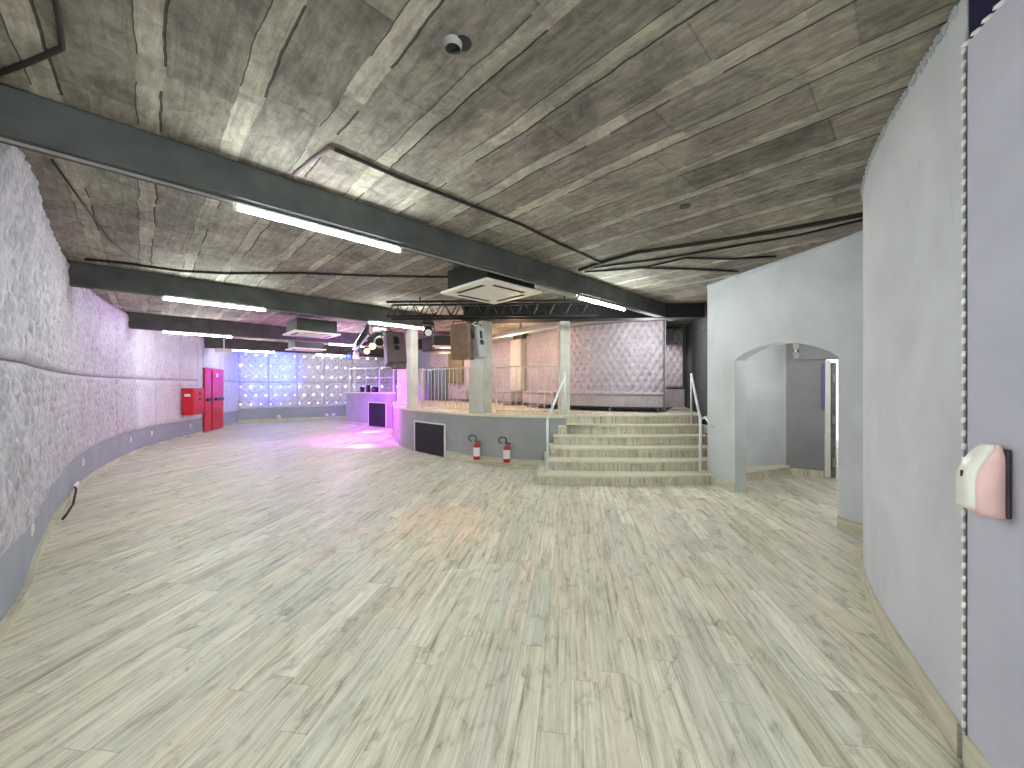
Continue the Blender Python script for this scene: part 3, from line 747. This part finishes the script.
def head(p, r, label, body, lens, tgt, hz, drop=0.3):
    p = Vector(p); t = thing('moving_head_lamp', label, 'stage lamp', p)
    d = (Vector(tgt)-p).normalized()
    MB().tube([p-d*r*1.0, p-d*r*0.9, p+d*r*0.9, p+d*r], [r*0.6, r*0.85, r, r*0.9], 14).obj('lamp_head', body, t, True)
    MB().tube([p+d*r, p+d*(r+0.008)], r*0.72, 14).obj('lens', lens, t)
    a = d.cross(Vector((0, 0, 1))).normalized()*(r*1.25)
    MB().tube([p-a, p-a+Vector((0, 0, r*1.5)), p+a+Vector((0, 0, r*1.5)), p+a], r*0.14, 6).obj('yoke', 'black', t)
    MB().box(p+Vector((0, 0, r*1.9)), (r*1.8, r*1.6, r*0.7)).bevel(r*0.1, 1).obj('base', body, t)
    MB().tube([p+Vector((0, 0, r*2.1)), (p.x, p.y, hz)], 0.012, 6).obj('clamp', 'black', t)
def at(px, py, Y): return Vector(((px-CX)/F*Y, Y, EYE-(py-HY)/F*Y))
head(at(428, 331, 6.75), 0.085, 'white faced spotlight hanging under the black truss', 'black', 'white', at(428, 331, 6.75)+Vector((0.3, -1, -0.5)), 2.70)
head(at(380, 341, 7.6), 0.11, 'white ringed moving head lamp left of the tilted speaker', 'white', 'black', at(380, 341, 7.6)+Vector((0.25, -1, -0.3)), 2.55)
head(at(373, 346, 8.7), 0.09, 'glowing warm stage lamp on the receding truss, nearer one', 'black', 'glow', at(373, 346, 8.7)+Vector((0.2, -1, -0.2)), 2.52)
head(at(367, 351, 9.7), 0.09, 'glowing warm stage lamp on the receding truss, farther one', 'black', 'glow', at(367, 351, 9.7)+Vector((0.35, -1, -0.15)), 2.50)
head(at(356, 355, 11.0), 0.09, 'white domed stage lamp near the far end of the truss', 'white', 'cream', at(356, 355, 11.0)+Vector((0, -0.3, -1)), 2.48)
head(at(349, 356, 11.9), 0.10, 'blue lit stage lamp at the far end of the truss', 'black', 'bluelens', at(349, 356, 11.9)+Vector((0.3, -1, -0.3)), 2.46)
# round slab over the lounge left
struct(MB().extrude([(-2.9, 12.4, 2.60), (-2.2, 11.95, 2.60), (-1.2, 12.0, 2.60), (-1.0, 12.6, 2.60), (-2.8, 13.2, 2.60)], (0, 0, 0.46)), 'trim_12', 'beam')

# ================================================================== FIRE EXTINGUISHERS
def extinguisher(px, label, zb=0.10):
    s_ = fas.at_px(px, 0.1); p, tg, nr = fas.at(s_, 0.10)
    x, y = p.x, p.y
    t = thing('fire_extinguisher', label, 'fire extinguisher', (x, y, zb), 'fire extinguishers by the stage')
    MB().tube([(x, y, zb), (x, y, zb+0.012), (x, y, zb+0.25), (x, y, zb+0.285), (x, y, zb+0.305), (x, y, zb+0.325)], [0.058, 0.065, 0.065, 0.05, 0.026, 0.022], 16).obj('cylinder', 'redcyl', t, True)
    MB().tube([(x, y, zb+0.07), (x, y, zb+0.235)], 0.0662, 16, cap=False).obj('paper_label', 'label', t, True)
    MB().box((x, y, zb+0.34), (0.035, 0.035, 0.035)).bevel(0.005, 1).obj('valve', 'pipe', t)
    MB().box((x+0.03, y-0.02, zb+0.372), (0.11, 0.02, 0.014), -0.3).bevel(0.003, 1).obj('lever', 'pipe', t)
    MB().box((x+0.03, y-0.02, zb+0.345), (0.09, 0.02, 0.012), -0.3).bevel(0.003, 1).obj('handle', 'black', t)
    pts = []
    for k in range(16):
        a = math.radians(-40+k*20); pts.append((x-0.075+0.062*math.cos(a)*1.15, y-0.04, zb+0.41+0.058*math.sin(a)))
    pts = [(x-0.01, y-0.01, zb+0.345)]+pts
    MB().tube(pts, 0.011, 8).obj('hose', 'cable', t, True)
    b0 = (p.x-nr.x*0.055, p.y-nr.y*0.055, zb+0.30)
    MB().box(b0, (0.06, 0.085, 0.03), math.atan2(tg.y, tg.x)).obj('wall_bracket', 'pipe', t)
extinguisher(476.5, 'red fire extinguisher with white label, left of the pair by the stage front')
extinguisher(506, 'red fire extinguisher with white label, right of the pair nearer the steps')

# ================================================================== RIGHT: ARCH WALL, CORRIDOR
W0 = Vector((3.02, 5.95)); W1 = Vector((3.545, 3.74)); wd = (W1-W0); WL = wd.length; wd.normalize(); wn = Vector((-wd.y, wd.x))  # away from room (+X)
def ty(Y): return (Y-W0.y)/wd.y
t0, t1 = ty(5.43), ty(4.087)
pts = [(0, 0), (t0, 0), (t0, 1.86)]
for k in range(1, 16):
    f = k/16; pts.append((t0+(t1-t0)*f, 1.86-0.05*f+0.20*(math.sin(math.pi*f))**0.75))
pts += [(t1, 1.81), (t1, 0), (WL, 0), (WL, CEIL), (0, CEIL)]
mk = lambda t, z, o=0.0: Vector((W0.x+wd.x*t+wn.x*o, W0.y+wd.y*t+wn.y*o, z))
struct(MB().extrude([mk(t, z) for t, z in pts], (wn.x*0.19, wn.y*0.19, 0)), 'wall_arch', 'plaster')
def lbox(name, ta, tb, oa, ob, z0, z1, mat):
    return struct(MB().extrude([mk(ta, z0, oa), mk(tb, z0, oa), mk(tb, z0, ob), mk(ta, z0, ob)], (0, 0, z1-z0)), name, mat)
lbox('baseboard_arch', 0.0, t0, -0.015, 0.0, 0, 0.13, 'plinth')
lbox('baseboard_arch_right', t1, WL, -0.015, 0.0, 0, 0.13, 'plinth')
# corridor
struct(MB().extrude([(3.46, 6.35, 0), (3.9, 6.42, 0), (4.72, 6.62, 0), (4.75, 6.75, 0), (3.52, 6.55, 0)], (0, 0, 2.5)), 'wall_corridor_left', 'plaster')
struct(MB().extrude([(4.68, 6.64, 0), (5.17, 6.34, 0), (5.25, 6.46, 0), (4.76, 6.76, 0)], (0, 0, 2.5)), 'wall_corridor_back', 'corridor')
struct(MB().extrude([(5.50, 6.0, 0), (6.3, 3.2, 0), (6.4, 3.2, 0), (5.6, 6.1, 0)], (0, 0, 2.5)), 'wall_corridor_right', 'plaster')
struct(MB().box((5.25, 6.3, 2.22), (0.9, 0.2, 0.56), -0.6), 'wall_corridor_lintel', 'corridor')
struct(MB().extrude([(3.3, 6.7, 2.45), (6.4, 6.9, 2.45), (6.5, 3.0, 2.45), (3.95, 3.4, 2.45), (3.35, 5.9, 2.45)], (0, 0, 0.08)), 'ceiling_corridor', 'darkwall')
struct(MB().extrude([(3.70, 3.72, 0), (6.4, 3.0, 0), (6.4, 3.1, 0), (3.75, 3.85, 0)], (0, 0, 2.5)), 'wall_corridor_near', 'plaster')
stp = thing('corridor_step', 'low plank tiled step along the left wall inside the arch', 'step', (4.1, 6.2, 0))
MB().extrude([(3.42, 6.08, 0), (3.7, 6.08, 0), (4.66, 6.50, 0), (4.66, 6.60, 0), (3.42, 6.35, 0)], (0, 0, 0.13)).obj('step_body', 'riser', stp)
MB().extrude([(3.42, 6.06, 0.13), (3.7, 6.06, 0.13), (4.68, 6.48, 0.13), (4.68, 6.61, 0.13), (3.42, 6.36, 0.13)], (0, 0, 0.03)).obj('step_tread', 'nosing', stp)
struct(MB().extrude([(4.70, 6.60, 0), (5.14, 6.33, 0), (5.16, 6.36, 0), (4.72, 6.63, 0)], (0, 0, 0.10)), 'baseboard_corridor', 'riser')
dd = thing('corridor_door', 'open grey steel door seen edge on with three hinges inside the arch', 'door', (5.2, 6.3, 0))
MB().box((5.16, 6.30, 0.97), (0.07, 0.08, 1.90), -0.5).bevel(0.004, 1).obj('door_frame', 'white', dd)
MB().box((5.11, 6.33, 1.50), (0.018, 0.05, 0.75), -0.5).obj('violet_light_strip', 'edge_light', dd)  # violet strip paints the blue light that falls on the frame edge
lf = MB().box((5.34, 6.42, 0.95), (0.10, 0.35, 1.86), -0.74).bevel(0.004, 1).obj('door_leaf', 'doordark', dd)
for z in (0.25, 0.95, 1.62):
    MB().tube([(5.235, 6.27, z-0.07), (5.235, 6.27, z+0.07)], 0.018, 8).obj('hinge', 'pipe', dd)
em = thing('emergency_lamp', 'white two square emergency lamp hung below the corridor ceiling in the arch', 'emergency light', at(795.5, 343, 6.1))
MB().box(at(795.5, 346, 6.15), (0.09, 0.05, 0.10)).bevel(0.008, 1).obj('lamp_square', 'pipe', em)
MB().box(at(795.5, 355.5, 6.15), (0.09, 0.05, 0.11)).bevel(0.008, 1).obj('lamp_square', 'pipe', em)
w = at(795.5, 346, 6.2); MB().box((w.x, w.y, (w.z+2.45)/2-0.08), (0.02, 0.02, 2.45-w.z+0.14)).obj('bracket', 'white', em)

# near right wall
rc = Curve([(3.62, 3.80), (3.2, 3.45), (2.78, 3.05), (2.35, 2.48), (2.02, 1.93), (1.80, 1.53)])
struct(wall_mb(rc, 0, rc.len, 0, CEIL, -0.15), 'wall_right', 'plaster', True) if False else None
# the room lies on the other side of this curve: run it the other way round
rc = Curve([(1.80, 1.53), (2.02, 1.93), (2.35, 2.48), (2.78, 3.05), (3.2, 3.42), (3.66, 3.72)])
# right normal of this direction points away from the room, so offsets are negative towards the room
struct(wall_mb(rc, 0.0, rc.len, 0, CEIL-0.001, 0.15, 0.15, 0.08), 'wall_right', 'plaster')
struct(wall_mb(rc, 0.02, rc.len-0.2, 0, 0.14, 0.015, 0.0, 0.08), 'baseboard_right', 'plinth')
# rough foam fringe where the wall meets the ceiling
fr = MB()
for i in range(420):
    s_ = 0.05+(rc.len-0.2)*random.random(); p = rc.at(s_, -0.004)[0]
    fr.ball((p.x, p.y, CEIL-0.012-0.03*random.random()**2), (0.006+0.012*random.random(), 0.005, 0.005+0.013*random.random()**2), 1)
struct(fr, 'trim_13', 'plaster')
fr = MB()
for i in range(170):
    t_ = WL*random.random(); q = mk(t_, CEIL-0.02-0.02*random.random(), -0.004)
    fr.ball(q, (0.008, 0.02+0.04*random.random(), 0.01+0.014*random.random()), 1)
struct(fr, 'trim_14', 'plaster')

# partition panel with bead trim
pc = Curve([(1.62, -1.6), (1.585, 0.0), (1.59, 0.75), (1.655, 1.18), (1.775, 1.50)])
pp = thing('partition_panel', 'tall lavender grey partition panel at the right edge, bead trimmed, carrying the dispenser', 'partition', (1.7, 1.2, 0))
wall_mb(pc, 0.0, pc.len, 0.0, 2.835, 0.06, 0.06, 0.08).obj('panel', 'lavender', pp)
wall_mb(pc, pc.len-0.001, pc.len+0.0, 0.0, 0.01, 0.01).b.free()
e_, tg, nr = pc.at(pc.len, 0.0)
MB().box((e_.x+tg.x*0.006+nr.x*0.03, e_.y+tg.y*0.006+nr.y*0.03, 1.43), (0.008, 0.05, 2.835), math.atan2(tg.y, tg.x)).obj('shadow_gap', 'cable', pp)
bd = MB()
z = 0.17
while z < 2.835:
    bd.ball((e_.x+tg.x*0.016-nr.x*0.002, e_.y+tg.y*0.016-nr.y*0.002, z), (0.0085, 0.0085, 0.020), 1, Matrix.Rotation(0.35, 3, 'Y')); z += 0.052
d_ = pc.len
while d_ > 0.2:
    w = pc.at(d_, 0.0)[0]; bd.ball((w.x-0.004, w.y, 2.8355), (0.010, 0.022, 0.010), 1); d_ -= 0.055
bd.obj('bead_trim', 'bead', pp, True)
cd_ = MB(); cd_.tube([(e_.x+tg.x*0.016, e_.y+tg.y*0.016, 0.14), (e_.x+tg.x*0.016, e_.y+tg.y*0.016, 2.835)], 0.004, 6)
cd_.obj('bead_cord', 'pipe', pp)
wall_mb(pc, 0.5, pc.len-0.005, 0.0, 0.14, 0.014, 0.0, 0.08).obj('plinth', 'plinth', pp)
struct(MB().extrude([(1.803, 1.518, 0), (2.1, 1.5, 0), (2.0, -1.6, 0), (1.78, -1.6, 0), (1.86, 0.9, 0), (1.88, 1.3, 0)], (0, 0, CEIL-0.001)), 'wall_near', 'navy')

# dispenser
ds = thing('soap_dispenser', 'white and pink translucent soap dispenser fixed to the lavender panel', 'dispenser', (1.64, 1.28, 1.17))
dsx = pc.len-0.34
s_ = None
P0, tg, nr = pc.at(pc.at_px(1012), 0.0)
A2 = Vector((P0.x, P0.y)); a_ = math.atan2(tg.y, tg.x)
zc = 1.17; H = 0.25
def D(a, b, z):
    a -= 0.012; b += 0.0
    return Vector((A2.x+tg.x*a-nr.x*b, A2.y+tg.y*a-nr.y*b, z))
MB().box(D(0.055, 0.008, zc-0.005), (0.115, 0.014, 0.235), a_).bevel(0.005, 2).obj('back_plate', 'plum', ds)
def shell(y0, y1, zs0, mat, nm, inset=0.0, lay=None):
    mb = MB(); b = mb.b; rows = []
    prof = []
    n = 16
    for k in range(n+1):
        f = k/n; zz = zs0+(zc+H*0.5-zs0)*f
        g = (zz-(zc-H/2))/H
        out_ = 0.112*(1-max(0, g-0.45)**2*1.9)-inset
        if g < 0.08: out_ -= (0.08-g)*0.25
        prof.append((out_, zz))
    m = 8
    for (o_, zz) in prof:
        row = []
        g = (zz-(zc-H/2))/H
        sh = 0.0 if g < 0.8 else (g-0.8)**2*0.5
        for j in range(m+1):
            t = j/m; a = y0+sh+(y1-y0-2*sh)*t; q = abs(2*t-1)
            row.append(b.verts.new(D(a, 0.015+(o_-0.015)*(1-0.16*q**4), zz)))
        bb = 0.015 if lay is None else max(0.016, o_-lay)
        row = [b.verts.new(D(y0+sh, bb, zz))]+row+[b.verts.new(D(y1-sh, bb, zz))]
        rows.append(row)
    for r, q in zip(rows, rows[1:]):
        k = len(r)
        for j in range(k): b.faces.new((r[j], q[j], q[(j+1) % k], r[(j+1) % k]))
    b.faces.new(rows[0]); b.faces.new(rows[-1][::-1])
    return mb.obj(nm, mat, ds, True)
shell(0.003, 0.072, zc-H/2+0.0, 'pink', 'tank', 0.02)
shell(0.0, 0.075, zc-H/2+0.025, 'cream', 'front_cover', 0.0, 0.02)
MB().box(D(0.03, 0.111, zc+0.02), (0.003, 0.006, 0.022), a_).obj('sight_slot', 'cable', ds)

# ================================================================== CEILING CABLES
def cable(pts, r, label, mat='cable', z=CEIL-0.012):
    w = []
    for (px, py) in pts:
        Y = (z-EYE)*F/(HY-py); w.append(((px-CX)/F*Y, Y, z))
    o = MB().tube(w, r, 7).obj('ceiling_cable', mat, None, True); tag(o, label, 'cable', 'cables along the ceiling'); return o
cable([(-60, 98), (0, 73), (30, 62), (62, 48), (60, 25), (56, 0), (54, -40)], 0.012, 'thick black cable with a right angle bend at the top left corner')
cable([(52, 160), (82, 202), (100, 226), (112, 242), (130, 256)], 0.008, 'short dark cable slanting across the ceiling near the left wall')
cable([(85, 259), (130, 264), (180, 271), (225, 273.5), (300, 273), (380, 276), (450, 277)], 0.016, 'black cable running along the second beam to the air conditioner')
cable([(294, 185), (294, 175), (312, 160), (330, 147), (334, 149)], 0.013, 'grey conduit elbow rising from the nearest beam', 'spk')
cable([(334, 149), (400, 178), (470, 205), (520, 224), (560, 244), (603, 264)], 0.013, 'long dark conduit along the ceiling beyond the elbow')
cable([(579, 270), (610, 260), (638, 252), (700, 243), (770, 232), (830, 221), (875, 212)], 0.024, 'thickest black cable sweeping over the arch wall')
cable([(590, 268), (660, 259), (730, 247), (800, 235), (875, 217)], 0.012, 'thin black cable just below the thickest one over the arch wall')
cable([(604, 271), (647, 267), (685, 258), (730, 259), (776, 256.5)], 0.012, 'wavy black cable ending at the arch wall top, upper one')
cable([(585, 272), (640, 268), (690, 269), (738, 271.5)], 0.012, 'wavy black cable ending at the arch wall top, lower one')
cl = thing('ceiling_socket', 'small round metal lamp socket in the concrete ceiling near the top', 'socket', (-0.21, 1.75, CEIL))
Y = (CEIL-EYE)*F/(HY-43); X = (453-CX)/F*Y
MB().tube([(X, Y, CEIL+0.001), (X, Y, CEIL-0.03)], [0.045, 0.035], 16, cap=False).obj('socket_rim', 'pipe', cl, True)
MB().tube([(X, Y, CEIL+0.001), (X+0.005, Y, CEIL-0.012)], 0.03, 16).obj('socket_cup', 'black', cl)
MB().tube([(X+0.045, Y, CEIL), (X+0.045, Y, CEIL-0.004)], 0.04, 16).obj('socket_hole', 'black', cl)
for (px, py, lab) in ((685, 206, 'small dark round hole box in the ceiling above the stage side'),):
    Y = (CEIL-EYE)*F/(HY-py); X = (px-CX)/F*Y
    tag(MB().tube([(X, Y, CEIL), (X, Y, CEIL-0.008)], 0.045, 14).obj('junction_box', 'black'), lab, 'junction box')
# conduits below the beams, linking the tubes
for k, (u, zb, v0, v1, lab) in enumerate(((3.30, 2.792, -0.55, 6.2, 'thin pale conduit under the nearest beam linking its tube lights'), (7.31, 2.752, -0.45, 4.5, 'thin pale conduit under the second beam linking its tube lights'), (11.48, 2.712, 0.3, 6.5, 'thin pale conduit under the third beam linking its tube lights'))):
    tag(MB().tube([UV(v0, u, zb), UV(v1, u, zb)], 0.010, 6).obj('conduit', 'pipe'), lab, 'conduit')

# ================================================================== LIGHT
def tube_lamps():
    pass
MAG = (0.72, 0.05, 1.0)
lamp('magenta_spot', 'SPOT', (-4.1, 8.7, 2.5), 400, MAG, (-3.9, 11.2, 0.2), 0.06, 80, 0.9)
lamp('magenta_spot_booth', 'SPOT', (-3.9, 10.4, 2.45), 900, (0.40, 0.03, 1.0), (-4.7, 14.0, 0.6), 0.06, 50, 0.8)
lamp('magenta_spot_floor', 'SPOT', (-3.6, 9.4, 2.5), 330, (1.0, 0.55, 1.0), (-3.75, 9.6, 0.0), 0.03, 15, 0.4)
lamp('magenta_spot_floor_far', 'SPOT', (-4.6, 11.6, 2.5), 380, (1.0, 0.6, 1.0), (-4.6, 12.6, 0.0), 0.03, 15, 0.4)
lamp('red_spot_floor', 'SPOT', (-3.4, 9.0, 2.5), 1900, (1.0, 0.02, 0.08), (-4.3, 11.2, 0.0), 0.03, 30, 0.8)
lamp('orange_spot_floor', 'SPOT', (-0.9, 6.6, 2.55), 45, (1.0, 0.40, 0.18), (-0.78, 4.35, 0.0), 0.03, 24, 0.9)
lamp('magenta_wash_ceiling', 'POINT', (-4.6, 10.4, 2.0), 38, (0.72, 0.3, 1.0), None, 0.3)
lamp('blue_wash_wall', 'SPOT', (-8.2, 14.2, 2.45), 900, (0.02, 0.06, 1.0), (-10.0, 16.0, 2.1), 0.1, 60, 1.0)
for i, (x, y) in enumerate(((0.1, 9.3), (-1.0, 11.2), (-2.3, 13.2))):
    lamp('lounge_warm_lamp', 'POINT', (x, y, 2.45), 24, (1.0, 0.66, 0.42), None, 0.15)
lamp('lounge_fill', 'POINT', (2.7, 7.65, 2.5), 26, (0.97, 0.95, 1.0), None, 0.2)  # unseen fill added to light the set back panel
lamp('corridor_fill', 'POINT', (4.15, 5.2, 2.0), 20, (1, 0.98, 0.95), None, 0.5)  # unseen fill, placed to brighten the left side of the corridor
lamp('passage_fill', 'SPOT', (3.6, 8.75, 2.6), 32, (1.0, 0.9, 0.88), (4.0, 9.9, 1.7), 0.1, 75, 0.6)  # added spot without a fixture, brightens the narrow panel
lamp('violet_spot_ceiling', 'SPOT', (-4.9, 11.6, 2.45), 130, (0.55, 0.1, 1.0), (-6.4, 8.8, 3.3), 0.05, 60, 1.0)

w = bpy.data.worlds.new('world'); S.world = w; w.use_nodes = True
w.node_tree.nodes['Background'].inputs[0].default_value = (0.91, 0.955, 1.0, 1)
w.node_tree.nodes['Background'].inputs[1].default_value = 1.0

cam = bpy.data.cameras.new('camera'); co = bpy.data.objects.new('camera', cam); COL.objects.link(co)
cam.sensor_width = 36; cam.lens = F/1024*36; cam.shift_y = 2/1024; cam.clip_start = 0.05
co.location = (0, 0, EYE); co.rotation_euler = (math.pi/2, 0, 0)
S.camera = co
S.view_settings.view_transform = 'Standard'; S.view_settings.look = 'None'
S.view_settings.gamma = 1; S.view_settings.use_curve_mapping = False; S.view_settings.exposure = 1.15
try:
    S.cycles.use_denoising = True; S.cycles.max_bounces = 10; S.cycles.diffuse_bounces = 6
except Exception: pass
